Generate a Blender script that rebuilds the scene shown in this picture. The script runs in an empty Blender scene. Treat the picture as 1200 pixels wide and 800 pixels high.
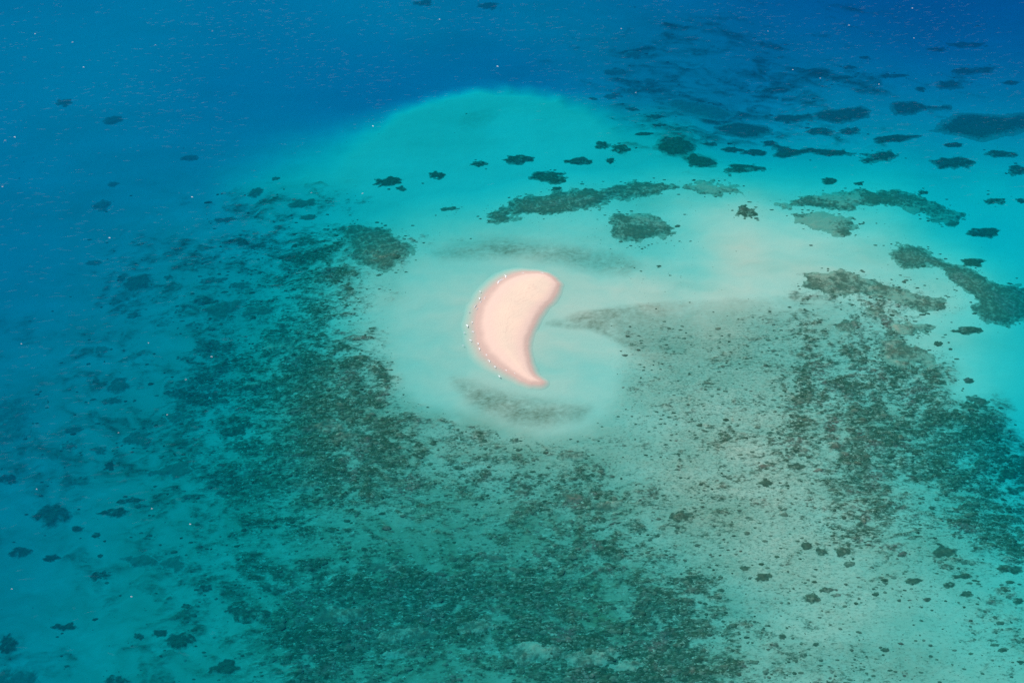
import bpy, math
import numpy as np

# ------------------------------------------------------------------ camera, sky, sun, exposure
scene = bpy.context.scene
C = scene.collection
ALT, PITCH, HFOV = 300.0, math.radians(38.0), math.radians(40.0)
cam_data = bpy.data.cameras.new('camera')
cam_data.sensor_width = 36.0
cam_data.lens = 18.0 / math.tan(HFOV / 2)
cam_data.clip_start, cam_data.clip_end = 1.0, 30000.0
cam = bpy.data.objects.new('camera', cam_data)
C.objects.link(cam)
cam.location = (0, 0, ALT)
cam.rotation_euler = (math.pi / 2 - PITCH, 0, 0)
scene.camera = cam

SUN_EL, SUN_AZ = math.radians(58.0), math.radians(-82.0)      # azimuth from +Y, clockwise
world = bpy.data.worlds.new('World')
scene.world = world
world.use_nodes = True
wn, wl = world.node_tree.nodes, world.node_tree.links
sky = wn.new('ShaderNodeTexSky')
sky.sky_type = 'NISHITA'
sky.sun_disc = False
sky.sun_elevation, sky.sun_rotation = SUN_EL, SUN_AZ
sky.altitude = ALT
wn['Background'].inputs['Strength'].default_value = 0.10
wl.new(sky.outputs['Color'], wn['Background'].inputs['Color'])
sun_data = bpy.data.lights.new('sun', 'SUN')
sun_data.energy, sun_data.angle, sun_data.color = 3.6, math.radians(0.53), (1.0, 0.96, 0.90)
sun = bpy.data.objects.new('sun', sun_data)
C.objects.link(sun)
sun.rotation_euler = (math.pi / 2 - SUN_EL, 0, math.pi - SUN_AZ)
sun.location = (0, 300, 400)
vs = scene.view_settings
vs.view_transform, vs.look, vs.exposure, vs.gamma, vs.use_curve_mapping = 'Standard', 'None', 0.15, 1.0, False
scene.cycles.use_denoising = False
scene.cycles.max_bounces = 6
scene.cycles.transparent_max_bounces = 16
scene.cycles.use_adaptive_sampling = False
scene.cycles.pixel_filter_type, scene.cycles.filter_width = 'BLACKMAN_HARRIS', 1.55

# ------------------------------------------------------------------ map <-> place
FPX = 600.0 / math.tan(HFOV / 2)                # focal length in photograph pixels (1200 x 800)
CP, SP = math.cos(PITCH), math.sin(PITCH)

def to_map(x, y, z):
    """place (metres) -> survey map coordinates of the photograph"""
    h = z - ALT
    fwd = np.maximum(y * CP - h * SP, 40.0)
    up = y * SP + h * CP
    return 600 + FPX * x / fwd, 400 - FPX * up / fwd

def from_map(px, py, z=0.0):
    a, b = (np.asarray(px, float) - 600) / FPX, (400 - np.asarray(py, float)) / FPX
    dy, dz = CP + b * SP, -SP + b * CP
    t = (z - ALT) / dz
    return a * t, dy * t

# ------------------------------------------------------------------ noise
def _hash(ix, iy, seed):
    h = (ix.astype(np.int64) * 374761393 + iy.astype(np.int64) * 668265263 + seed * 1442695041) & 0xFFFFFFFF
    h = ((h ^ (h >> 13)) * 1274126177) & 0xFFFFFFFF
    return ((h ^ (h >> 16)) & 0xFFFF).astype(np.float32) / 65535.0

def gnoise(x, y, seed=0):
    ix, iy = np.floor(x), np.floor(y)
    fx, fy = (x - ix).astype(np.float32), (y - iy).astype(np.float32)
    ux, uy = fx * fx * fx * (fx * (fx * 6 - 15) + 10), fy * fy * fy * (fy * (fy * 6 - 15) + 10)
    def g(ox, oy):
        a = _hash(ix + ox, iy + oy, seed) * (2 * np.pi)
        return np.cos(a) * (fx - ox) + np.sin(a) * (fy - oy)
    a, b, c, d = g(0, 0), g(1, 0), g(0, 1), g(1, 1)
    return ((a + (b - a) * ux) + ((c + (d - c) * ux) - (a + (b - a) * ux)) * uy) * 1.5

def fbm(x, y, size, octaves=4, seed=0, gain=0.5):
    s, amp, tot = 0.0, 1.0, 0.0
    for o in range(octaves):
        k = 2.03 ** o / size
        s = s + amp * gnoise(x * k + 17.3 * o, y * k - 9.1 * o, seed + 31 * o)
        tot += amp
        amp *= gain
    return s / tot * 1.4

def ss(a, b, x):
    t = np.clip((x - a) / (b - a), 0, 1)
    return t * t * (3 - 2 * t)

# ------------------------------------------------------------------ depth survey: (map x, map y, metres of water)
SOUND = np.array([
 (-150,-120,13),(100,-120,13),(400,-120,13),(700,-120,15),(1000,-120,19),(1350,-120,21),
 (0,0,9.3),(200,0,9.1),(400,0,9.3),(600,0,10.0),(800,0,12),(900,0,14.5),(1000,0,16.5),(1200,0,18),
 (0,100,9.4),(130,130,9.5),(250,120,10.8),(370,130,11.3),(500,40,9.8),(620,40,9.8),(700,60,10.0),(820,60,10.8),(950,60,12.5),(1100,60,15),(1250,60,16),
 (330,215,7.2),(250,240,8.2),(100,220,9.6),(0,250,10.2),(-120,300,11),(60,330,9.8),(160,290,8.4),
 (430,120,12),(500,88,12),(560,78,11.8),(620,76,11.8),(680,92,10.8),(770,115,9.6),
 (380,185,8.5),(450,150,11),(560,120,11),(640,130,10.5),(710,140,8.5),(600,175,6),(480,195,5.5),(790,150,7.0),
 (560,230,3.2),(660,195,3.9),(720,205,3.2),(770,212,2.4),(840,165,6.6),(880,205,3.5),
 (950,130,9),(1000,100,10.5),(1100,110,10.5),(1200,110,11),(1000,170,6.6),(1100,175,7),(1200,180,7),(960,210,3.6),(1060,215,3.8),(1160,225,4.3),(1220,260,4.4),
 (680,245,1.7),(800,240,1.4),(880,235,1.3),(900,255,1.15),(880,290,0.55),(960,275,0.95),(1000,300,0.95),(1040,270,1.6),(1100,270,3.3),(1160,290,4.2),
 (820,315,1.05),(760,300,1.4),(700,290,1.25),(700,322,1.0),(760,322,0.9),(640,275,1.2),(560,275,1.5),(500,270,2.0),(440,260,3.2),
 (900,325,0.7),(1000,330,0.9),(1080,350,0.95),(1140,330,1.5),(1200,340,3.4),(1120,395,1.5),(1160,420,2.3),(1200,440,3.0),(1190,490,3.4),(1130,460,1.6),(1300,420,6),
 (520,310,1.15),(500,380,0.95),(430,350,1.3),(400,310,2.4),(520,440,1.0),(500,480,1.2),(560,500,0.9),(600,480,0.75),(640,510,0.9),(720,480,1.0),(730,420,0.85),(680,410,0.8),(690,352,0.55),(760,344,0.55),(850,342,0.6),(930,330,0.65),
 (780,390,0.8),(880,400,0.9),(980,400,1.1),(1060,420,1.2),(1060,520,1.6),(1130,520,2.6),(1180,560,3.6),(1230,560,4.6),
 (800,500,0.8),(900,500,0.8),(980,560,0.95),(820,600,0.85),(900,650,0.9),(1000,680,1.0),(1120,640,1.8),(1190,640,2.6),(1100,740,1.5),(1200,720,2.0),(1000,800,1.2),(900,760,1.2),(1200,820,1.5),(1000,920,1.4),(1350,700,3),
 (300,290,6.0),(230,330,6.3),(150,400,7.4),(60,420,8.6),(-120,500,9),(270,400,5.2),(340,350,3.8),(380,400,2.6),(340,440,2.8),(300,480,3.8),(200,480,5.8),(110,510,7.2),(30,560,8.2),
 (420,440,1.5),(460,490,1.4),(400,520,1.7),(550,560,1.5),(650,560,1.3),(740,600,1.2),(330,530,3.0),(250,560,4.6),(150,620,6.0),(50,680,7.4),(-100,750,7.8),
 (420,590,2.2),(500,610,2.0),(620,640,1.9),(720,670,1.8),(330,620,3.6),(250,680,4.6),(160,720,5.4),(60,790,6.6),(350,720,3.4),(480,700,2.8),(620,720,2.3),(760,720,1.9),(850,720,1.5),
 (250,800,4.5),(400,800,3.0),(560,790,2.4),(700,790,2.0),(820,790,1.6),(400,920,3.4),(700,920,2.6)], float)

def _tps(r2):
    return 0.5 * r2 * np.log(r2 + 1e-6)
_p = SOUND[:, :2] / 100.0
_n = len(_p)
_K = _tps(((_p[:, None] - _p[None]) ** 2).sum(2)) + np.eye(_n) * 0.02
_P = np.c_[np.ones(_n), _p]
_A = np.block([[_K, _P], [_P.T, np.zeros((3, 3))]])
_W = np.linalg.solve(_A, np.r_[np.log(SOUND[:, 2]), 0, 0, 0])

def _sound_exact(px, py):
    q = np.c_[px, py] / 100.0
    out = np.empty(len(q))
    for i in range(0, len(q), 20000):
        b = q[i:i + 20000]
        r2 = ((b[:, None] - _p[None]) ** 2).sum(2)
        out[i:i + 20000] = _tps(r2) @ _W[:_n] + _W[_n] + b @ _W[_n + 1:]
    return np.clip(np.exp(out), 0.22, 26.0)
_cu, _cv = np.arange(-250, 1451, 6.0), np.arange(-200, 981, 6.0)
_chart = _sound_exact(*(a.ravel() for a in np.meshgrid(_cu, _cv))).reshape(len(_cv), len(_cu))

def bilinear(grid, u, v):
    u, v = np.clip(u, 0, grid.shape[1] - 1.001), np.clip(v, 0, grid.shape[0] - 1.001)
    i, j = u.astype(int), v.astype(int)
    a, b = u - i, v - j
    return (grid[j, i] * (1 - a) + grid[j, i + 1] * a) * (1 - b) + (grid[j + 1, i] * (1 - a) + grid[j + 1, i + 1] * a) * b

def sounding(px, py):
    return bilinear(_chart, (np.asarray(px, float) + 250) / 6.0, (np.asarray(py, float) + 200) / 6.0)

# ------------------------------------------------------------------ the sandbar's dry outline
BAR = [(597,328),(606,324),(617,321),(630,320.5),(639,322),(646,326),(651,332),(649,339),(646,345),(641,352),(633,359),(627,367),(622,376),(617,387),(613,399),(613,411),
       (616,424),(620,435),(625,441),(632,446.5),(623,446),(614,442),(602,433.5),(588,423),(575.5,411),(568,396),(565.5,377),(569,359),(578,345),(587,335)]
bx_, by_ = from_map([p[0] for p in BAR], [p[1] for p in BAR], 0.35)
BARW = np.c_[bx_, by_]
BC = BARW.mean(0)

def poly_sdf(x, y, poly):
    """signed distance, positive inside"""
    d = np.full(x.shape, 1e18)
    ins = np.zeros(x.shape, bool)
    n = len(poly)
    for i in range(n):
        ax, ay = poly[i]
        bx, by = poly[(i + 1) % n]
        ex, ey = bx - ax, by - ay
        t = np.clip(((x - ax) * ex + (y - ay) * ey) / (ex * ex + ey * ey), 0, 1)
        d = np.minimum(d, (x - ax - t * ex) ** 2 + (y - ay - t * ey) ** 2)
        if ey != 0:
            ins ^= ((ay > y) != (by > y)) & (x < ex * (y - ay) / ey + ax)
    d = np.sqrt(d)
    return np.where(ins, d, -d)

def bar_profile(x, y, s):
    """height of the sandbar above the sea for signed distance s (m) to the dry line"""
    s = s + 0.42 * fbm(x, y, 11.0, 4, 71, 0.6)
    left = ss(10.0, -14.0, x - BC[0] - (y - BC[1]) * 0.12)
    w = 1.2 + 1.3 * left                                         # wet apron, wider on the weather side
    inner = 0.35 + 0.80 * (1 - np.exp(-np.maximum(s, 0) / (2.2 + 3.6 * left)))
    o = np.maximum(-s, 0)
    k = np.maximum(o - w, 0)
    outer = 0.35 - 0.35 * np.minimum(o / w, 1.0) - (0.30 - 0.17 * left) * k - 0.006 * k * k - 0.02 * np.maximum(k - 6, 0) ** 2
    return np.where(s > 0, inner, outer)

LENS_EDGE = np.array([(285,222),(340,190),(385,167),(430,146),(490,120),(540,107),(590,102),(640,107),(690,123),(740,143),(800,158),(820,235),(560,262),(400,246),(320,240)], float)
_lu, _lv = np.arange(200, 921, 6.0), np.arange(40, 321, 6.0)
_lx, _ly = (a.ravel() for a in np.meshgrid(_lu, _lv))
_lens = poly_sdf(_lx, _ly, LENS_EDGE)
_soft = 8 + 40 * ss(500, 320, _lx) + 34 * ss(640, 770, _lx) + 10 * ss(140, 220, _ly)
_lens = ss(-1.0, 1.0, _lens / _soft).reshape(len(_lv), len(_lu))
_lens[0], _lens[-1], _lens[:, 0], _lens[:, -1] = 0, 0, 0, 0

def water_over(px, py):
    d = sounding(px, py)
    w1, w2 = gnoise(px / 55.0, py / 30.0, 61) + 0.5 * gnoise(px / 22.0, py / 12.0, 62), gnoise(px / 55.0, py / 30.0, 63) + 0.5 * gnoise(px / 22.0, py / 12.0, 64)
    w = bilinear(_lens, (np.asarray(px, float) + 9 * w1 - 200) / 6.0, (np.asarray(py, float) + 5 * w2 - 40) / 6.0)
    return np.minimum(d, d + (3.5 - d) * w)                      # the flat-topped sand lens stands above the slope

def base_depth(x, y):
    """metres of water over plain bottom (positive down), sandbar not counted"""
    d = np.full(x.shape, 3.0)
    for _ in range(9):
        px, py = to_map(x, y, -d)
        d = 0.45 * d + 0.55 * water_over(px, py)
    px, py = to_map(x, y, -d)
    return d, px, py

# ------------------------------------------------------------------ growth on the bottom, on a 50-px survey grid
COVER = '''
0000000000112012233222111
0000000000001234554322111
0001100000001235666543321
0111110000000014676433332
1111222210000000232000000
1112346652100001000000000
1123456765323221010000011
2234566762210000012466310
3334567775220002233577300
3345678988510002233578810
3534567998742222234478993
3334567887655554334467888
3334567755555565333356688
3333457776677777532234567
3333457898988988742222233
4333457988888899953211122
4333456757667799975322112'''.split()
GRIT = '''
0000000000000000000000000
0000000000000000000000000
0000000000000000000000000
0000000000000000000000000
0000000000000000000000000
0000022230000134300233000
0001234444433344300111110
0012345654330003321466520
0012346665430027899887400
0012357888530048999988610
0012357888766667999988872
0012346888888888999988886
0012346788888888999988887
0011345677777888999988887
0011234666667777888887777
0011234666666677788887776
0011234666666677788887776'''.split()
TINT = '''
0000000000111222222222222
0000000000111234433222222
0000000000001124443322222
0111111111110113332222222
1122222210000011111111111
2233333321000001000000000
2233444432111111000000000
3344555421000000000111100
4455566531000002333322100
4555666654200003333333300
5556666666543333333344430
5556667766655554433344442
5556667766666664443344443
5556667777777775443334443
5556667888888886543333333
5556667888888888654333333
5556666777777888665333333'''.split()
_tin = np.array([[int(c) for c in r] for r in TINT], float) / 10
_cov = np.array([[int(c) for c in r] for r in COVER], float) / 10
_gri = np.array([[int(c) for c in r] for r in GRIT], float) / 10

def survey(grid, px, py):
    u, v = np.clip(px / 50, 0, 23.999), np.clip(py / 50, 0, 15.999)
    i, j = u.astype(int), v.astype(int)
    a, b = u - i, v - j
    a, b = a * a * (3 - 2 * a), b * b * (3 - 2 * b)
    return (grid[j, i] * (1 - a) + grid[j, i + 1] * a) * (1 - b) + (grid[j + 1, i] * (1 - a) + grid[j + 1, i + 1] * a) * b

# smooth grey-brown algal film: (map x, y, half width, half height, tilt, strength)
FILM = [(588,290,38,9,-4,.95),(560,140,28,12,-20,.3),
        (790,610,44,20,25,.25),(765,585,34,16,40,.3),(860,720,70,34,-20,.3),(1000,775,140,30,0,.4),(520,640,90,30,0,.3)]
FILM_AREAS = [  # outline, edge softness (px), strength
 ([(640,379),(665,370),(700,363),(750,357),(800,352),(860,351),(915,347),(955,346),(1010,360),(1050,390),(1040,440),(960,470),(860,470),(800,440),(765,426),(735,410),(715,396),(690,386),(665,383)], 4, .85),
 ([(536,446),(560,452),(590,462),(620,468),(655,474),(690,480),(680,490),(640,498),(600,496),(565,482),(545,466)], 13, 1.0),
 ([(508,296),(540,288),(565,282),(610,280),(640,286),(690,293),(730,300),(750,312),(735,320),(700,318),(650,308),(600,300),(560,302),(520,304)], 9, .7)]

def film(px, py):
    m = np.zeros(px.shape)
    for cx, cy, a, b, t, s in FILM:
        c, n = math.cos(math.radians(t)), math.sin(math.radians(t))
        u, v = ((px - cx) * c + (py - cy) * n) / a, (-(px - cx) * n + (py - cy) * c) / b
        m = np.maximum(m, s * (1 - ss(0.55, 1.15, np.sqrt(u * u + v * v))))
    for poly, soft, s in FILM_AREAS:
        poly = np.array(poly, float)
        lo, hi = poly.min(0) - 40, poly.max(0) + 40
        i = np.nonzero((px > lo[0]) & (px < hi[0]) & (py > lo[1]) & (py < hi[1]))[0]
        if len(i):
            k = (0.38 + 0.62 * ss(860, 690, px[i])) * ss(470, 385, py[i]) if poly[0][1] == 379 else 1.0
            m[i] = np.maximum(m[i], k * s * ss(-soft, soft, poly_sdf(px[i], py[i], poly)))
    return m

def bottom(x, y):
    """everything about the sea bottom at places x, y"""
    d, px, py = base_depth(x, y)
    wx = x + 7 * fbm(x, y, 34, 3, 5) + 2.2 * fbm(x, y, 9, 2, 7)
    wy = y + 7 * fbm(x, y, 34, 3, 6) + 2.2 * fbm(x, y, 9, 2, 8) + 0.10 * x
    w1, w2 = fbm(x, y, 25, 3, 3), fbm(x, y, 25, 3, 4)
    c0 = survey(_cov, px + 14 * w1, py + 10 * w2)
    g0 = survey(_gri, px + 10 * w2, py + 8 * w1)
    t0 = survey(_tin, px + 16 * w1, py + 12 * w2)
    big = fbm(wx * 0.75, wy, 30.0, 3, 11)
    mid = fbm(wx * 0.62, wy, 9.0, 4, 12, 0.6)
    small = fbm(wx * 0.55, wy - 0.10 * x, 3.0, 3, 14, 0.7)
    fine = fbm(x * 0.85, y, 1.5, 2, 13, 0.7)
    chan = 1 - np.abs(fbm(wx * 0.55, wy, 16.0, 3, 15)) * 4.5
    rho, th = np.hypot(x - BC[0], y - BC[1]), np.arctan2(x - BC[0], BC[1] - y)
    bands = fbm(th * 26 + 0.05 * x, rho + 3 * w1 * 2, 8.0, 3, 16)              # growth runs in bands round the bar
    v = 0.06 + 0.70 * c0 + 0.20 * big + 0.22 * mid + 0.16 * bands + (0.12 + 0.24 * g0) * small - 0.14 * np.clip(chan, 0, 1) * ss(0.35, 0.6, c0)
    v = v - 0.6 * ss(0.16, 0.0, c0) + 0.05 * ss(0.62, 0.92, c0)
    cover = ss(0.30, 0.70, v)
    grit = g0
    fm = film(px + 4 * mid + 4 * w1, py + 2 * mid + 2 * w2) * np.clip(0.72 + 0.35 * fine + 0.35 * small + 0.35 * mid, 0.1, 1.2)
    g0 = np.maximum(g0, 0.8 * np.clip(fm, 0, 1) * ss(680, 760, px) * ss(330, 352, py))
    grit = g0
    tint = np.clip(t0 * (1 + 0.35 * mid) + 0.10 * fbm(x / 2.6, y, 22, 4, 41) + 0.08 * small * t0 + 0.10 * np.clip(fbm(wx * 0.5, wy, 20, 3, 43) + 0.1, 0, 1) * ss(5.0, 1.0, d), 0, 1)
    s = poly_sdf(x, y, BARW)
    near = ss(-29, -21, s + 3.5 * mid + 4 * w1 + 8 * ss(BC[0] - 12, BC[0] - 34, x))                                     # the clean sand round the bar
    cover, grit, tint, v = cover * (1 - near), grit * (1 - near), tint * (1 - 0.8 * near), v - 0.6 * near
    z = -d + 0.16 * fbm(wx * 0.45, wy, 13, 4, 35) * ss(3.0, 1.2, d) + 0.05 * fbm(x, y, 6, 3, 33) * np.minimum(d, 2) + cover * (0.30 + 0.25 * mid + 0.35 * small + 0.2 * fine) * np.minimum(d * 0.5, 1.0) + grit * 0.14 * fine * np.minimum(d, 1)
    z = np.minimum(z, -0.12)
    return dict(z=z, d=d, px=px, py=py, cover=cover, grit=grit, film=fm, tint=tint, growth=v, s=s)

# ------------------------------------------------------------------ materials
def new_mat(name):
    m = bpy.data.materials.new(name)
    m.use_nodes = True
    m.node_tree.nodes.clear()
    return m, m.node_tree.nodes, m.node_tree.links

def nd(nodes, kind, **kw):
    n = nodes.new(kind)
    for k, v in kw.items():
        if k in n.inputs:
            n.inputs[k].default_value = v
        else:
            setattr(n, k, v)
    return n

def mathn(N, L, op, a, b=None, clamp=False):
    n = N.new('ShaderNodeMath')
    n.operation, n.use_clamp = op, clamp
    for i, v in enumerate((a, b)):
        if v is None:
            continue
        if isinstance(v, (int, float)):
            n.inputs[i].default_value = v
        else:
            L.new(v, n.inputs[i])
    return n.outputs[0]

def mixc(N, L, f, a, b):
    n = N.new('ShaderNodeMix')
    n.data_type = 'RGBA'
    for sock, v in ((n.inputs[0], f), (n.inputs[6], a), (n.inputs[7], b)):
        if hasattr(v, 'links'):
            L.new(v, sock)
        else:
            sock.default_value = v if isinstance(v, (int, float)) else (*v, 1)
    return n.outputs[2]

def noise(N, L, pos, scale, detail=3, rough=0.55):
    n = N.new('ShaderNodeTexNoise')
    n.inputs['Scale'].default_value, n.inputs['Detail'].default_value, n.inputs['Roughness'].default_value = scale, detail, rough
    L.new(pos, n.inputs['Vector'])
    return n.outputs['Fac']

def smooth(N, L, v, a, b):
    n = N.new('ShaderNodeMapRange')
    n.interpolation_type = 'SMOOTHSTEP'
    n.inputs['From Min'].default_value, n.inputs['From Max'].default_value = a, b
    L.new(v, n.inputs['Value'])
    return n.outputs['Result']

SAND = (0.88, 0.67, 0.515)
CORAL_A, CORAL_B, CORAL_C = (0.026, 0.055, 0.032), (0.080, 0.112, 0.066), (0.21, 0.105, 0.085)

def coral_colour(N, L, pos):
    n1 = noise(N, L, pos, 0.11, 4)
    n2 = noise(N, L, pos, 0.9, 4, 0.65)
    c = mixc(N, L, smooth(N, L, n2, 0.35, 0.7), CORAL_A, CORAL_B)
    return mixc(N, L, mathn(N, L, 'MULTIPLY', smooth(N, L, n1, 0.52, 0.68), smooth(N, L, n2, 0.4, 0.6)), c, CORAL_C)

def bottom_material():
    m, N, L = new_mat('sand_and_reef')
    out = N.new('ShaderNodeOutputMaterial')
    bs = nd(N, 'ShaderNodeBsdfDiffuse', Roughness=0.6)
    geo = N.new('ShaderNodeNewGeometry')
    pos = geo.outputs['Position']
    at = {}
    for a in ('growth', 'grit', 'film', 'tint'):
        t = N.new('ShaderNodeAttribute')
        t.attribute_name = a
        at[a] = t.outputs['Fac']
    # growth lies in streaks along the set of the current
    mp = N.new('ShaderNodeMapping')
    mp.inputs['Rotation'].default_value = (0, 0, -0.16)
    mp.inputs['Scale'].default_value = (0.55, 1.0, 1.0)
    L.new(pos, mp.inputs['Vector'])
    str_ = mp.outputs['Vector']
    nf = noise(N, L, str_, 1.25, 4, 0.75)
    n2 = noise(N, L, str_, 0.50, 5, 0.78)
    n3 = noise(N, L, str_, 2.3, 3, 0.65)
    ng = noise(N, L, pos, 0.07, 3)
    nfz = mathn(N, L, 'SUBTRACT', nf, 0.5)
    hi = mathn(N, L, 'ADD', mathn(N, L, 'MULTIPLY', nfz, 0.9), mathn(N, L, 'MULTIPLY', mathn(N, L, 'SUBTRACT', n2, 0.5), 0.9))
    amp = mathn(N, L, 'ADD', mathn(N, L, 'MULTIPLY', at['grit'], 1.35), 0.22)
    cov = smooth(N, L, mathn(N, L, 'ADD', at['growth'], mathn(N, L, 'MULTIPLY', hi, amp)), 0.29, 0.71)
    gz = mathn(N, L, 'ADD', mathn(N, L, 'MULTIPLY', nfz, 1.1), mathn(N, L, 'MULTIPLY', mathn(N, L, 'SUBTRACT', n3, 0.5), 0.9))
    gr = smooth(N, L, mathn(N, L, 'ADD', mathn(N, L, 'MULTIPLY', at['grit'], 0.50), gz), 0.34, 0.72)
    gr = mathn(N, L, 'MULTIPLY', gr, smooth(N, L, at['grit'], 0.02, 0.3))
    sand = mixc(N, L, smooth(N, L, ng, 0.35, 0.65), SAND, (0.80, 0.64, 0.50))
    sep = N.new('ShaderNodeSeparateXYZ')
    L.new(pos, sep.inputs[0])
    zz = mathn(N, L, 'ADD', sep.outputs['Z'], mathn(N, L, 'MULTIPLY', mathn(N, L, 'SUBTRACT', noise(N, L, pos, 0.3, 3), 0.5), 0.12))
    tide = N.new('ShaderNodeTexWave')
    tide.inputs['Scale'].default_value, tide.inputs['Distortion'].default_value, tide.inputs['Detail'].default_value = 1.3, 2.2, 3.0
    cz = N.new('ShaderNodeCombineXYZ')
    L.new(mathn(N, L, 'MULTIPLY', zz, 5.0), cz.inputs[0])
    L.new(mathn(N, L, 'MULTIPLY', sep.outputs['Y'], 0.03), cz.inputs[1])
    L.new(cz.outputs[0], tide.inputs['Vector'])
    lines = mathn(N, L, 'MULTIPLY', smooth(N, L, tide.outputs['Fac'], 0.72, 0.98), smooth(N, L, n2, 0.38, 0.6))
    sand = mixc(N, L, mathn(N, L, 'MULTIPLY', lines, 0.30), sand, (0.66, 0.47, 0.38))
    sand = mixc(N, L, mathn(N, L, 'MULTIPLY', smooth(N, L, n3, 0.35, 0.75), 0.10), sand, (0.70, 0.52, 0.42))
    wet = mathn(N, L, 'SUBTRACT', 1.0, smooth(N, L, zz, 0.08, 0.52))
    damp = mathn(N, L, 'SUBTRACT', 1.0, smooth(N, L, zz, 0.55, 0.98))
    sand = mixc(N, L, mathn(N, L, 'MULTIPLY', damp, 0.85), sand, (0.82, 0.60, 0.495))
    sand = mixc(N, L, mathn(N, L, 'MULTIPLY', wet, 0.9), sand, (0.62, 0.445, 0.37))
    # below the tide line the sand carries a thin algal tint
    sub = mathn(N, L, 'SUBTRACT', 1.0, smooth(N, L, sep.outputs['Z'], -0.55, -0.02))
    sand = mixc(N, L, sub, sand, (0.73, 0.55, 0.44))
    sand = mixc(N, L, at['tint'], sand, (0.14, 0.172, 0.09))
    sand = mixc(N, L, mathn(N, L, 'MULTIPLY', mathn(N, L, 'MULTIPLY', at['film'], mathn(N, L, 'ADD', mathn(N, L, 'MULTIPLY', smooth(N, L, nf, 0.33, 0.66), 0.4), 0.62)), 1.0, True), sand, (0.28, 0.21, 0.14))
    sand = mixc(N, L, mathn(N, L, 'MULTIPLY', gr, 0.70), sand, (0.13, 0.165, 0.115))
    n4 = noise(N, L, str_, 0.95, 5, 0.8)
    lace = mathn(N, L, 'MULTIPLY', smooth(N, L, n4, 0.55, 0.65), smooth(N, L, at['grit'], 0.15, 0.55))
    cov = mathn(N, L, 'MULTIPLY', cov, mathn(N, L, 'SUBTRACT', 1.0, mathn(N, L, 'MULTIPLY', lace, 0.75)))
    col = mixc(N, L, mathn(N, L, 'MULTIPLY', cov, 0.95), sand, coral_colour(N, L, pos))
    col = mixc(N, L, mathn(N, L, 'MULTIPLY', lace, mathn(N, L, 'MULTIPLY', smooth(N, L, at['growth'], 0.1, 0.45), 0.55)), col, (0.66, 0.56, 0.44))
    L.new(col, bs.inputs['Color'])
    b = nd(N, 'ShaderNodeBump', Strength=0.5, Distance=0.25)
    L.new(nf, b.inputs['Height'])
    L.new(b.outputs['Normal'], bs.inputs['Normal'])
    L.new(bs.outputs[0], out.inputs['Surface'])
    return m

def coral_material():
    m, N, L = new_mat('coral_growth')
    out = N.new('ShaderNodeOutputMaterial')
    bs = nd(N, 'ShaderNodeBsdfDiffuse', Roughness=0.7)
    pos = N.new('ShaderNodeNewGeometry').outputs['Position']
    col = coral_colour(N, L, pos)
    e = N.new('ShaderNodeAttribute')
    e.attribute_name = 'fringe'
    nf = noise(N, L, pos, 0.9, 4, 0.7)
    fr = smooth(N, L, mathn(N, L, 'ADD', e.outputs['Fac'], mathn(N, L, 'MULTIPLY', mathn(N, L, 'SUBTRACT', nf, 0.5), 1.2)), 0.35, 0.95)
    g = N.new('ShaderNodeAttribute')
    g.attribute_name = 'sandy'
    ns = mathn(N, L, 'ADD', mathn(N, L, 'MULTIPLY', noise(N, L, pos, 0.38, 5, 0.7), 0.6), mathn(N, L, 'MULTIPLY', nf, 0.4))
    sd = smooth(N, L, mathn(N, L, 'ADD', ns, mathn(N, L, 'MULTIPLY', g.outputs['Fac'], 0.42)), 0.60, 0.78)
    col = mixc(N, L, mathn(N, L, 'MULTIPLY', fr, 0.8), col, (0.42, 0.38, 0.28))
    col = mixc(N, L, mathn(N, L, 'MULTIPLY', sd, 0.8), col, (0.42, 0.38, 0.28))
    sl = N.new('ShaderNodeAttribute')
    sl.attribute_name = 'fade'
    col = mixc(N, L, sl.outputs['Fac'], col, (0.40, 0.36, 0.27))  # mix towards sand colour; on deep coral it imitates the water's veil
    L.new(col, bs.inputs['Color'])
    b = nd(N, 'ShaderNodeBump', Strength=0.7, Distance=0.4)
    L.new(nf, b.inputs['Height'])
    L.new(b.outputs['Normal'], bs.inputs['Normal'])
    L.new(bs.outputs[0], out.inputs['Surface'])
    return m

def water_material():
    m, N, L = new_mat('sea_water')
    out = N.new('ShaderNodeOutputMaterial')
    # absorption per metre (red goes first)
    k = np.array([0.50, 0.036, 0.0070])
    # (dense enough that no channel of the tint goes negative)
    dens = 0.7
    ab = nd(N, 'ShaderNodeVolumeAbsorption', Density=dens)
    ab.inputs['Color'].default_value = (*(1 - k / dens), 1)
    sc = nd(N, 'ShaderNodeVolumeScatter', Density=0.016, Anisotropy=0.0)
    sc.inputs['Color'].default_value = (0.05, 0.62, 1.0, 1)
    add = N.new('ShaderNodeAddShader')
    L.new(ab.outputs[0], add.inputs[0])
    L.new(sc.outputs[0], add.inputs[1])
    L.new(add.outputs[0], out.inputs['Volume'])
    return m

def foam_material():
    m, N, L = new_mat('foam')
    out = N.new('ShaderNodeOutputMaterial')
    bs = nd(N, 'ShaderNodeBsdfDiffuse', Color=(0.86, 0.87, 0.86, 1))
    L.new(bs.outputs[0], out.inputs['Surface'])
    return m

M_BOTTOM, M_CORAL, M_WATER, M_FOAM = bottom_material(), coral_material(), water_material(), foam_material()

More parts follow.
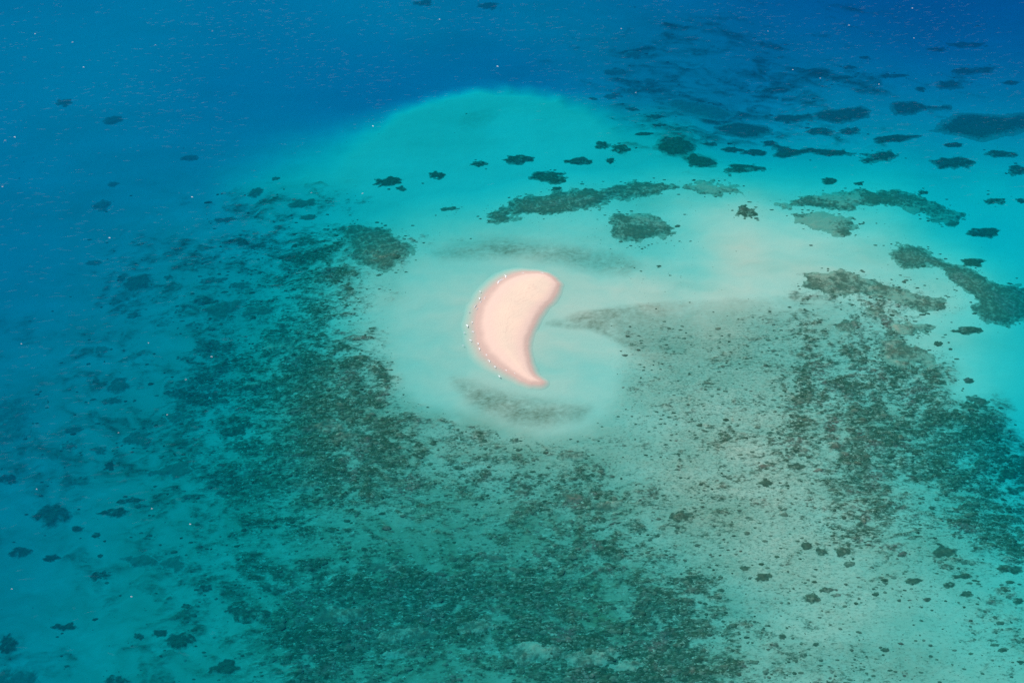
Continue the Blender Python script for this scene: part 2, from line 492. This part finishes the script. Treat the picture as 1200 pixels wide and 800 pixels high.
# ------------------------------------------------------------------ mesh helper
def link_mesh(name, verts, faces, mat, attrs=None, smooth_faces=True):
    """faces: (n, k) int array, all k-gons"""
    me = bpy.data.meshes.new(name)
    verts = np.ascontiguousarray(verts, np.float32)
    faces = np.ascontiguousarray(faces, np.int32)
    n, k = faces.shape
    me.vertices.add(len(verts))
    me.vertices.foreach_set('co', verts.ravel())
    me.loops.add(n * k)
    me.loops.foreach_set('vertex_index', faces.ravel())
    me.polygons.add(n)
    me.polygons.foreach_set('loop_start', np.arange(0, n * k, k, dtype=np.int32))
    me.polygons.foreach_set('use_smooth', np.full(n, smooth_faces))
    for a, v in (attrs or {}).items():
        me.attributes.new(a, 'FLOAT', 'POINT').data.foreach_set('value', np.ascontiguousarray(v, np.float32))
    me.update(calc_edges=True)
    me.materials.append(mat)
    o = bpy.data.objects.new(name, me)
    C.objects.link(o)
    return o

def grid_faces(nr, nc):
    i = np.arange(nr * nc).reshape(nr, nc)
    return np.stack([i[:-1, :-1], i[:-1, 1:], i[1:, 1:], i[1:, :-1]], -1).reshape(-1, 4)

def spread(lo, hi, step0, step1, reach):
    """coordinates lo..hi with the step growing from step0 to step1, then coarse steps out to +-reach"""
    a = [lo]
    while a[-1] < hi:
        a.append(a[-1] + step0 + (step1 - step0) * (a[-1] - lo) / (hi - lo))
    s, p, q = max(step0, 1.0), [], []
    v = lo
    while v > lo - reach:
        s *= 1.35
        v -= s
        p.append(v)
    s, v = max(step1, 1.0), a[-1]
    while v < a[-1] + reach:
        s *= 1.35
        v += s
        q.append(v)
    return np.array(p[::-1] + a + q)

# ------------------------------------------------------------------ sea bottom
gx = spread(-285, 285, 0.62, 0.62, 7000)
gy = spread(225, 690, 0.45, 1.15, 7000)
X, Y = (a.ravel() for a in np.meshgrid(gx, gy))
B = bottom(X, Y)
far = np.maximum(np.hypot(X, Y - 440) - 420, 0)
zb = np.where(far > 0, B['z'] - np.minimum(far * 0.02, 12) * ss(0, 200, far), B['z'])
zb = np.where(B['s'] > -6, np.minimum(zb, -0.4), zb)           # hollow under the sandbar
seabed = link_mesh('seabed', np.c_[X, Y, zb], grid_faces(len(gy), len(gx)), M_BOTTOM, {k: B[k] for k in ('growth', 'grit', 'film', 'tint')})
seabed['kind'] = 'structure'

# ------------------------------------------------------------------ sandbar
sx = np.arange(BARW[:, 0].min() - 16, BARW[:, 0].max() + 16, 0.35)
sy = np.arange(BARW[:, 1].min() - 18, BARW[:, 1].max() + 16, 0.35)
SX, SY = (a.ravel() for a in np.meshgrid(sx, sy))
SS = poly_sdf(SX, SY, BARW)
sz = bar_profile(SX, SY, SS) + 0.025 * fbm(SX, SY, 5, 4, 90)
fs = grid_faces(len(sy), len(sx))
fs = fs[(SS[fs] > -15).all(1)]
used, inv = np.unique(fs, return_inverse=True)
sandbar = link_mesh('sandbar', np.c_[SX, SY, sz][used], inv.reshape(fs.shape), M_BOTTOM, {k: np.full(len(used), -1.0 if k == 'growth' else 0.0) for k in ('growth', 'grit', 'film', 'tint')})
sandbar['kind'] = 'structure'
sandbar['label'] = 'pale pink crescent-shaped sandbar rising dry out of the shallow lagoon'

# ------------------------------------------------------------------ sea
def box_mesh(name, lo, hi, mat):
    v = [(x, y, z) for x in (lo[0], hi[0]) for y in (lo[1], hi[1]) for z in (lo[2], hi[2])]
    f = [(0, 1, 3, 2), (4, 6, 7, 5), (0, 4, 5, 1), (2, 3, 7, 6), (0, 2, 6, 4), (1, 5, 7, 3)]
    return link_mesh(name, v, np.array(f), mat, smooth_faces=False)
sea = box_mesh('sea_water', (-7300, -7000, -45), (7300, 7700, 0), M_WATER)
sea['kind'] = 'structure'

# ------------------------------------------------------------------ coral heads and reef patches
# (map x, map y, width, height) as surveyed; polygons for the ragged ones
DEEP_RIGHT = [(1030,184,42,17),(1116,190,42,17),(1048,163,56,12),(962,155,34,11),(996,154,22,10),(1118,170,20,7),(1173,181,37,11),(1192,200,26,12),
  (872,198,44,12),(883,179,29,9),(857,176,23,8),(832,169,18,6),(972,212,19,9),(1007,215,11,5),(1167,236,26,8),(1197,235,10,6),(1082,225,12,6),(1113,100,34,14),(1141,83,47,11),
  (1047,89,40,6),(985,92,29,8),(996,79,15,6),(905,107,38,9),(1013,68,14,5),(1183,97,20,6),(1078,105,14,6),(1133,53,40,8),(1097,58,20,6),(1153,273,36,12)]
LENS = [(455,213,33,10),(470,221,11,6),(513,205,19,9),(562,192,19,7),(606,187,36,11),(678,189,34,9),(644,208,41,15),(652,221,13,6),(706,170,19,9),(728,175,26,10),(715,188,12,6),
  (755,157,22,6),(767,137,25,7),(773,147,20,5),(742,128,16,7),(718,113,18,9),(740,106,16,7),(743,65,22,9),(720,85,27,7),(695,116,11,5),(527,245,21,6),(573,7,22,8),(497,4,20,7)]
LEFT = [(353,238,36,10),(299,226,19,9),(324,209,11,5),(263,258,27,7),(223,185,22,8),(133,141,27,9),(75,121,20,8),(118,242,21,12),(132,216,12,6),(362,255,20,7),
  (163,332,37,23),(110,308,17,7),(118,410,18,11),(140,452,32,16),(158,515,43,18),(208,490,34,13),(85,504,26,9),(240,455,22,9),(220,421,19,8),(197,325,14,6),
  (248,329,34,8),(157,369,17,8),(117,527,20,11),(132,470,26,9),(80,522,20,12),(280,335,26,9),(300,365,40,12)]
LOWER_LEFT = [(62,602,44,25),(117,674,25,12),(208,752,40,18),(265,782,42,17),(76,734,30,9),(8,755,26,24),(23,647,32,12),(60,654,19,9),(137,798,36,14),(133,601,38,11),(155,587,32,10),
  (128,547,16,12),(218,711,13,8),(187,742,20,10),(163,745,14,8),(10,562,22,12),(90,619,16,8),(112,627,13,8),(275,715,24,9),(238,690,22,9)]
FLAT = [(945,639,15,9),(963,646,16,11),(988,647,22,9),(1107,646,31,14),(1072,681,23,8),(1183,667,27,11),(1128,675,24,7),(1133,696,16,8),(1160,706,16,6),(1087,702,11,5),(968,691,17,7),
  (981,697,11,5),(1026,696,8,5),(952,701,19,11),(897,566,16,8),(933,547,20,8),(1058,649,12,7),(1112,685,16,8),(1193,704,14,9),(995,661,14,6),(895,676,20,10),(872,666,14,6),(917,746,11,7),(955,755,10,5),(1038,761,11,5),(1175,761,13,6),(797,605,26,13)]
REEF = [(546,514,13,5),(603,516,12,6),(582,654,24,9),(670,534,34,12),(672,584,28,12),(712,593,38,12),(470,766,44,9),(330,405,36,16),(275,505,30,12),(290,455,34,15),(385,500,40,14),(405,512,30,12),
  (355,570,34,12),(620,765,60,24),(690,770,60,20),(480,745,70,18),(400,720,60,20),(450,665,40,12),(735,780,40,14),(560,735,50,14),(290,720,44,18),(330,690,40,14)]
RIGHT_EDGE = [(1135,387,34,9),(1099,403,10,6),(1098,448,22,8),(1086,498,22,8),(1135,446,14,6),(1140,467,16,7),(1150,470,18,8),(1142,475,34,10),(1180,555,26,14),(1190,575,24,10)]
POLYS = [
 ('reef_patch', [(1082,155),(1100,143),(1117,131),(1140,128),(1173,131),(1215,128),(1260,140),(1215,155),(1170,163),(1150,170),(1120,163),(1094,158)], 0.0, 'broad dark green coral patch in deep blue water at the right edge'),
 ('reef_patch', [(950,134),(965,127),(990,125),(1010,122),(1023,130),(1020,138),(1000,146),(975,146),(952,141)], 0.0, 'lens-shaped dark coral patch tapering west, above the small oval pair in blue water'),
 ('reef_patch', [(900,139),(915,133),(935,133),(951,135),(948,143),(930,147),(910,143)], 0.0, 'ragged dark coral patch joining two larger patches in the deep blue water'),
 ('reef_patch', [(1043,122),(1050,116),(1072,117),(1085,123),(1110,123),(1112,128),(1090,129),(1068,136),(1045,137)], 0.0, 'dark coral patch with a thin tail pointing at the broadest deep-water patch'),
 ('reef_patch', [(838,150),(858,141),(885,143),(905,149),(906,156),(890,164),(868,166),(848,160)], 0.0, 'thick dark coral patch at the centre of the deep-water chain'),
 ('reef_patch', [(776,118),(800,114),(835,120),(862,134),(850,144),(825,143),(795,135),(778,128)], 0.15, 'large dim green coral patch where the pale sand lens meets deep water'),
 ('reef_patch', [(762,170),(775,160),(797,158),(815,163),(818,173),(806,183),(785,184),(768,178)], 0.0, 'rounded dark green coral patch just right of the pale sand lens'),
 ('reef_patch', [(797,186),(812,180),(835,184),(843,192),(828,198),(806,197)], 0.0, 'flat dark coral patch touching the rounded patch above it'),
 ('reef_patch', [(890,163),(905,162),(920,170),(935,175),(950,171),(970,175),(990,174),(1001,180),(997,185),(970,184),(948,181),(935,184),(918,189),(905,185),(908,177)], 0.0, 'long wavy chain of dark coral lobes above the turquoise shallows'),
 ('reef_patch', [(563,251),(590,238),(620,228),(650,222),(690,217),(730,213),(770,214),(800,218),(790,224),(750,230),(710,236),(670,247),(620,257),(585,258)], 0.30, 'long grey-brown coral strip running behind the sandbar towards the east'),
 ('reef_patch', [(712,262),(720,250),(745,250),(770,256),(790,268),(775,280),(745,290),(725,280)], 0.45, 'broken dark coral thicket in pale shallows north-east of the sandbar'),
 ('reef_patch', [(800,216),(835,212),(870,218),(868,229),(840,231),(812,226)], 0.62, 'thin speckled coral fringe on pale sand below the deep-water patches'),
 ('reef_patch', [(858,250),(870,242),(890,242),(888,252),(872,256)], 0.25, 'small brown coral clump at the tip of the pale sand tongue'),
 ('reef_patch', [(905,240),(935,230),(975,226),(980,220),(1010,220),(1050,224),(1080,226),(1110,236),(1130,246),(1125,258),(1100,260),(1080,250),(1040,246),(1005,243),(985,247),(955,244),(925,246)], 0.40, 'long arched green-grey reef with a dark eastern end in turquoise water'),
 ('reef_patch', [(930,252),(965,246),(1000,252),(1012,264),(990,277),(970,272),(945,268)], 0.70, 'faint pale grey coral bed under the long arched reef'),
 ('reef_patch', [(1040,297),(1055,287),(1080,290),(1105,302),(1130,312),(1150,322),(1180,330),(1215,328),(1215,372),(1180,378),(1150,374),(1132,362),(1138,348),(1122,340),(1105,322),(1085,312),(1060,312)], 0.28, 'massive curved grey-green reef at the right edge beside the turquoise channel'),
 ('reef_patch', [(1125,305),(1140,301),(1158,304),(1150,313),(1130,314)], 0.0, 'dark coral knob on the outer side of the massive curved reef'),
 ('reef_patch', [(940,335),(955,322),(985,318),(1020,322),(1045,332),(1070,345),(1105,352),(1108,362),(1080,363),(1040,352),(1000,350),(965,345)], 0.42, 'long brown reef ridge on the pale flat west of the massive curved reef'),
 ('reef_patch', [(1012,364),(1030,359),(1037,366),(1025,372)], 0.4, 'small brown coral mound south of the long brown ridge'),
 ('reef_patch', [(1043,382),(1065,374),(1088,380),(1086,391),(1060,392)], 0.55, 'pale brown speckled coral mound at the edge of the turquoise channel'),
 ('reef_patch', [(1020,405),(1045,395),(1075,405),(1100,418),(1095,430),(1060,428),(1030,420)], 0.42, 'pointed dark reef spur jutting into the turquoise channel'),
 ('reef_patch', [(975,382),(1000,374),(1012,382),(1000,390),(980,390)], 0.4, 'small grey coral mound left of the pale brown speckled mound'),
 ('reef_patch', [(-30,470),(0,462),(30,460),(55,468),(48,490),(36,510),(20,524),(-5,522),(-30,515)], 0.30, 'big dim coral patch at the left edge in blue water'),
 ('reef_patch', [(172,553),(190,547),(205,541),(228,538),(222,546),(235,553),(215,562),(190,560)], 0.05, 'wing-shaped dark coral patch on blue-green sand left of the reef'),
 ('reef_patch', [(138,652),(165,648),(190,655),(212,650),(222,666),(205,672),(185,664),(155,664)], 0.05, 'bent dark coral band on the blue-green sand low on the left'),
 ('reef_patch', [(-20,785),(10,778),(45,782),(50,800),(30,815),(-20,815)], 0.15, 'dim dark coral patch in the lower left corner'),
 ('reef_patch', [(395,262),(425,258),(460,266),(485,285),(478,308),(450,320),(420,312),(405,290)], 0.30, 'large mottled dark reef patch just left of the clean sand ring'),
 ('reef_patch', [(232,362),(260,352),(290,352),(288,366),(262,376),(238,374)], 0.15, 'smooth dim olive coral bank on the outer left slope of the reef'),
]
rng = np.random.default_rng(11)

def ellipse_poly(cx, cy, w, h, k):
    t = np.linspace(0, 2 * np.pi, 28, endpoint=False)
    r = 1 + 0.30 * gnoise(2.0 * np.cos(t) + 7.7 * k, 2.0 * np.sin(t) + 3.1 * k, 55) + 0.20 * gnoise(4.0 * np.cos(t) + 2.7 * k, 4.0 * np.sin(t), 56)
    tilt = math.radians(float(rng.normal(0, 3)) - 2)
    u, v = r * np.cos(t) * w * 0.53, r * np.sin(t) * h * 0.53
    return np.c_[cx + u * math.cos(tilt) - v * math.sin(tilt), cy + u * math.sin(tilt) + v * math.cos(tilt)]

todo = []        # (name, world polygon, sandy, group, label, size px)
def survey_patch(name, pts, sandy, group, label):
    pts = np.asarray(pts, float)
    c = pts.mean(0)
    z = -float(water_over(np.array([c[0]]), np.array([c[1]]))[0])
    wx, wy = from_map(pts[:, 0], pts[:, 1], z)
    todo.append([name, np.c_[wx, wy], sandy, group, label, -z])

for name, pts, sandy, label in POLYS:
    survey_patch(name, pts, sandy, 'reef patches with ragged outlines', label)
ORD = ['first', 'second', 'third', 'fourth', 'fifth', 'sixth', 'seventh', 'eighth', 'ninth', 'tenth', 'eleventh', 'twelfth', 'thirteenth', 'fourteenth', 'fifteenth', 'sixteenth',
       'seventeenth', 'eighteenth', 'nineteenth', 'twentieth', 'twenty-first', 'twenty-second', 'twenty-third', 'twenty-fourth', 'twenty-fifth', 'twenty-sixth', 'twenty-seventh', 'twenty-eighth', 'twenty-ninth', 'thirtieth']
k = 0
for lst, where, group in ((DEEP_RIGHT, 'in the blue water at upper right', 'coral heads in the blue water at upper right'), (LENS, 'around the pale sand lens', 'coral heads around the pale sand lens'),
                          (LEFT, 'on the blue slope left of the reef', 'coral heads on the blue slope'), (LOWER_LEFT, 'on the blue-green sand at lower left', 'coral heads on the blue-green sand'),
                          (FLAT, 'on the pale flat at lower right', 'coral heads on the pale flat'), (REEF, 'within the dark reef', 'dark coral clumps within the reef'),
                          (RIGHT_EDGE, 'along the turquoise channel edge', 'coral heads along the turquoise channel')):
    for i, (cx, cy, w, h) in enumerate(sorted(lst)):
        k += 1
        size = 'tiny' if w < 13 else 'small' if w < 21 else 'mid-sized' if w < 33 else 'large'
        shape = 'rounded' if w / h < 2.0 else 'oval' if w / h < 2.9 else 'elongated'
        label = f'{size} {shape} coral head {where}, {ORD[i]} from left'
        survey_patch('coral_head', ellipse_poly(cx, cy, w, h, k), 0.35 if lst is REEF else float(rng.uniform(0.10, 0.32)), group, label)

built = []
for i, (name, poly, _, group, label, dep) in enumerate(todo):
    lo, hi = poly.min(0), poly.max(0)
    ext = float(max(hi - lo))
    sandy = todo[i][2]
    cell = float(np.clip(ext / 34, 0.22, 0.62))
    ax, ay = np.arange(lo[0] - 3 * cell - 0.1 * ext, hi[0] + 3 * cell + 0.1 * ext, cell), np.arange(lo[1] - 3 * cell - 0.1 * ext, hi[1] + 3 * cell + 0.1 * ext, cell)
    x, y = (a.ravel() for a in np.meshgrid(ax, ay))
    s = poly_sdf(x, y, poly)
    R = float(s.max())
    wob = fbm(x, y, max(R * 1.7, 2.5), 4, 200, 0.5)
    rag = 0.85 if name == 'coral_head' else 1.0 + 0.8 * (sandy > 0.2)
    s2 = s + rag * (wob * min(0.5 * R, 3.0) + fbm(x, y, 2.6, 3, 230, 0.65) * min(0.22 * R, 1.2))
    built.append((x, y, s2, R, len(ay), len(ax)))
allx, ally = np.concatenate([b[0] for b in built]), np.concatenate([b[1] for b in built])
allz = bottom(allx, ally)['z']
lump = fbm(allx, ally, 2.2, 3, 301, 0.6)
o0 = 0
for (name, poly, sandy, group, label, dep), (x, y, s2, R, nr, nc) in zip(todo, built):
    n = len(x)
    zb_, lp = allz[o0:o0 + n], lump[o0:o0 + n]
    o0 += n
    H = min(0.13 * R + 0.10, 0.7, 0.3 * dep)
    prof = ss(-0.05 * R, 0.55 * R + 0.3, s2)
    z = np.minimum(zb_ + prof * H * (0.75 + 0.45 * lp) - 0.25 * ss(0.1, -0.5, s2), -0.05)
    fade = 0.24 if sandy >= 0.28 and dep < 3.6 else 0.12 if dep < 3 else 0.10 if dep < 7.5 else 0.18
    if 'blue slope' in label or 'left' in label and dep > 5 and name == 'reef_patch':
        fade = 0.58 if dep > 7.8 else 0.34  # fainter with depth: the water's haze put into the coral colour
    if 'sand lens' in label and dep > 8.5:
        fade = 0.5
    patchy = fbm(x, y, 14.0, 2, 260)
    f = grid_faces(nr, nc)
    f = f[(s2[f] > -0.45).all(1)]
    if len(f) < 4:
        continue
    used, inv = np.unique(f, return_inverse=True)
    loc = np.array([x[used].mean(), y[used].mean(), zb_[used].min()])
    fringe = (1 - ss(-0.3, min(0.30 + 0.04 * dep, 0.75) * R + 0.4, s2)) * (0.0 if 'within the dark' in label else 1.0)  # edge colour widens with depth, imitating blur through the water
    ob = link_mesh(name, np.c_[x, y, z][used] - loc, inv.reshape(f.shape), M_CORAL, {'fringe': fringe[used], 'fade': np.full(len(used), fade), 'sandy': (sandy * (1 + 0.9 * patchy[used]) if sandy > 0.3 else np.full(len(used), sandy))})
    ob.location = loc
    ob['label'], ob['category'], ob['group'] = label, 'coral', group

# ------------------------------------------------------------------ small coral growth nobody could count
n = 620000
rx, ry = rng.uniform(-270, 270, n), 228 + 455 * rng.random(n) ** 1.25
ok = np.abs(rx) < 0.42 * np.hypot(ry, ALT) + 6
rx, ry = rx[ok], ry[ok]
G = bottom(rx, ry)
p = np.clip(0.16 * G['cover'] + 0.46 * G['grit'] ** 1.5 * (0.4 + 0.9 * np.clip(G['growth'], 0, 1)) + 0.008 * G['tint'], 0, 1) * np.clip(0.35 + 6 / (G['d'] + 4), 0, 1)
p *= np.where((G['s'] > -26), 0.0, 1.0)
keep = rng.random(len(rx)) < p
rx, ry, rz, cv = rx[keep], ry[keep], G['z'][keep], G['cover'][keep]
ex, ey = [], []
for name, poly, sandy, group, label, dep in todo:                 # crumbled edges of the ragged reefs
    if sandy < 0.2 or 'within the dark' in label:
        continue
    nxt = np.roll(poly, -1, 0)
    for a, b in zip(poly, nxt):
        m = int(np.hypot(*(b - a)) * (1.0 + 1.5 * sandy))
        t = rng.random(m)[:, None]
        q = a + (b - a) * t + rng.normal(0, 2.2, (m, 2))
        ex.append(q[:, 0])
        ey.append(q[:, 1])
ex, ey = np.concatenate(ex), np.concatenate(ey)
ez = bottom(ex, ey)['z']
rx, ry, rz, cv = np.r_[rx, ex], np.r_[ry, ey], np.r_[rz, ez], np.r_[cv, np.full(len(ex), 0.6)]
n = len(rx)
rad = np.exp(rng.normal(-1.45, 0.40, n)) * (1 + 0.35 * cv)
hgt = np.minimum(rad * rng.uniform(0.12, 0.34, n), np.maximum(-rz - 0.05, 0.05))
stretch = rng.uniform(1.0, 1.9, n)[:, None]

def clumps(sel, rings):
    m = len(sel)
    ang = rng.uniform(0, 6.28, m)[:, None] + np.arange(6)[None] * (np.pi / 3)
    r1 = rad[sel][:, None] * rng.uniform(0.7, 1.3, (m, 6))
    k = 6 * rings + 1
    V = np.empty((m, k, 3), np.float32)
    V[:, :6, 0], V[:, :6, 1], V[:, :6, 2] = rx[sel][:, None] + r1 * np.cos(ang) * stretch[sel], ry[sel][:, None] + r1 * np.sin(ang), rz[sel][:, None] - 0.10
    tri = []
    if rings == 2:
        r2 = r1 * rng.uniform(0.5, 0.8, (m, 6))
        V[:, 6:12, 0], V[:, 6:12, 1] = rx[sel][:, None] + r2 * np.cos(ang) * stretch[sel], ry[sel][:, None] + r2 * np.sin(ang)
        V[:, 6:12, 2] = rz[sel][:, None] + hgt[sel][:, None] * rng.uniform(0.5, 0.95, (m, 6))
    for i in range(6):
        j = (i + 1) % 6
        tri += [(i, j, 6 + j), (i, 6 + j, 6 + i), (6 + i, 6 + j, 12)] if rings == 2 else [(i, j, 6)]
    V[:, -1] = np.c_[rx[sel], ry[sel], rz[sel] + hgt[sel]]
    return V.reshape(-1, 3), (np.arange(m)[:, None, None] * k + np.array(tri)[None]).reshape(-1, 3)
Va, Fa = clumps(np.nonzero(rad > 0.42)[0], 2)
Vb, Fb = clumps(np.nonzero(rad <= 0.42)[0], 1)
V, F = np.r_[Va, Vb], np.r_[Fa, Fb + len(Va)]
growth = link_mesh('coral_growth', V, F, M_CORAL, {'fringe': np.zeros(len(V)), 'fade': np.r_[np.repeat(rng.uniform(0.05, 0.4, len(Va) // 13), 13), np.repeat(rng.uniform(0.05, 0.65, len(Vb) // 7), 7)], 'sandy': np.full(len(V), 0.12)})
print('growth clumps', n, 'triangles', len(F))
growth['kind'] = 'stuff'
growth['label'] = 'small dark coral clumps and rubble strewn over the reef flat'

# ------------------------------------------------------------------ white wavelets, and sun glints modelled the same way
SURF = [(592,324,5,70),(587,330,12,-38),(562.5,342,3,60),(561.5,350,3.5,75),(569,349,5,-55),(564,354,4,-50),(557.5,359,5,-45),(560,362,5,-25),(550,366,3,-20),(553,378,3,70),(547,382,4.5,65),
  (544,390,3,20),(554,389,3.5,30),(551,399,4.5,40),(543,405,3,0),(560,403,3.5,75),(561.5,409,4,70),(570,416,3,40),(573,423,4.5,40),(580,430,3.5,50),(593,434,3,30),(585,441,4,45),(603,438,3.5,30),(609,440,3,25),(622,446,9,0),(613,320.5,5,-12),(635,320,6,8)]
SEAWARD = [(98,79),(182,53),(6,165),(17,161),(3,219),(225,231),(365,226),(41,40),(85,50),(249,37),(128,279),(25,403),(196,486),(248,418),(218,445),(139,507),(174,402),(43,573),(223,614),(154,699),(178,596),(14,690),
  (728,34),(583,78),(745,109),(437,148),(425,227),(515,23),(1069,10),(1071,45),(929,82),(961,92),(900,37),(1030,99),(995,30)]

def wavelet(px, py, length, tilt, label, group):
    """a short breaking crest: a ragged curved ridge of foam on the water; also stands in for sun glints"""
    x0, y0 = from_map(px, py, 0.0)
    x1, y1 = from_map(px + length * math.cos(math.radians(tilt)), py + length * math.sin(math.radians(tilt)), 0.0)
    dx, dy = float(x1 - x0), float(y1 - y0)
    L = math.hypot(dx, dy)
    ux, uy = dx / L, dy / L
    wdt = 0.10 + 0.05 * L
    v, f, m = [], [], 7
    for i in range(m):
        t = i / (m - 1)
        e = math.sin(math.pi * (0.08 + 0.84 * t))
        bow = 0.16 * L * math.sin(math.pi * t) + rng.normal(0, 0.05)
        w = wdt * e * rng.uniform(0.6, 1.3)
        for q, (off, hz) in enumerate(((-1, -0.05), (-0.35, 0.7), (0.3, 0.8), (1, -0.05))):
            a, b = (t - 0.5) * L, bow + off * w
            v.append((a * ux - b * uy, a * uy + b * ux, hz * 0.28 * e * rng.uniform(0.7, 1.2) if hz > 0 else hz))
    for i in range(m - 1):
        for q in range(3):
            f.append((i * 4 + q, i * 4 + q + 1, i * 4 + q + 5, i * 4 + q + 4))
    o = link_mesh('wavelet_or_glint', np.array(v), np.array(f), M_FOAM, smooth_faces=False)
    o.location = (float(x0), float(y0), 0.01)
    o['label'], o['category'], o['group'] = label, 'wavelet', group
for i, (px, py, ln, tl) in enumerate(sorted(SURF, key=lambda a: a[1])):
    ln *= 0.85
    wavelet(px, py, ln, tl, f'short white breaking wavelet along the sandbar shore, {ORD[i]} from the top', 'wavelets breaking round the sandbar')
lef, rig = sorted(p for p in SEAWARD if p[0] < 400), sorted(p for p in SEAWARD if p[0] >= 400)
for i, (px, py) in enumerate(lef):  # sun glints on the water, put in as small white ridges
    wavelet(px, py, rng.uniform(1.4, 2.6), rng.uniform(-20, 20), f'tiny white sun glint on the open blue water at left, {ORD[i]} from the left', 'tiny sun glints on the open water at left')
for i, (px, py) in enumerate(rig):
    wavelet(px, py, rng.uniform(1.2, 2.2), rng.uniform(-20, 20), f'tiny white crest on the deep water along the top, {ORD[i]} from the left', 'tiny crests on the deep water along the top')

# ------------------------------------------------------------------ wind ripples on the open water
def ripple_material():
    m, N, L = new_mat('ripple')
    out = N.new('ShaderNodeOutputMaterial')
    tr = N.new('ShaderNodeBsdfTransparent')
    gl = nd(N, 'ShaderNodeBsdfGlossy', Roughness=0.12)
    fr = nd(N, 'ShaderNodeFresnel', IOR=1.33)
    mx = N.new('ShaderNodeMixShader')
    L.new(fr.outputs[0], mx.inputs[0])
    L.new(tr.outputs[0], mx.inputs[1])
    L.new(gl.outputs[0], mx.inputs[2])
    L.new(mx.outputs[0], out.inputs['Surface'])
    return m
m = 20000
qx, qy = rng.uniform(-290, 290, m), rng.uniform(240, 700, m)
qu, qv = to_map(qx, qy, np.zeros(m))
qd = water_over(qu, qv)
gust = fbm(qx, qy, 60, 3, 501) + 0.35 * fbm(qx, qy, 14, 2, 502)
keep = (rng.random(m) < ss(2.5, 9.0, qd) * np.clip(0.45 + 1.1 * gust, 0.05, 1))
qx, qy = qx[keep], qy[keep]
m = len(qx)
ln, wd, ht = np.exp(rng.normal(0.25, 0.45, m)), np.exp(rng.normal(-1.0, 0.3, m)), rng.uniform(0.03, 0.07, m)
th = rng.normal(0.12, 0.22, m)
V = np.empty((m, 6, 3), np.float32)
for i, (a, b, c) in enumerate(((-1, 0, 0), (-0.3, -1, 0), (0.5, -0.9, 0), (1, 0.15, 0), (0.35, 1, 0), (0.02, 0.1, 1))):
    u, w = a * ln, b * wd
    V[:, i, 0], V[:, i, 1], V[:, i, 2] = qx + u * np.cos(th) - w * np.sin(th), qy + u * np.sin(th) + w * np.cos(th), 0.015 + c * ht
F = (np.arange(m)[:, None, None] * 6 + np.array([(0, 1, 5), (1, 2, 5), (2, 3, 5), (3, 4, 5), (4, 0, 5)])[None]).reshape(-1, 3)
rip = link_mesh('water_ripples', V.reshape(-1, 3), F, ripple_material(), smooth_faces=False)
rip['kind'] = 'stuff'
rip['label'] = 'faint wind ripples glinting on the open blue water'
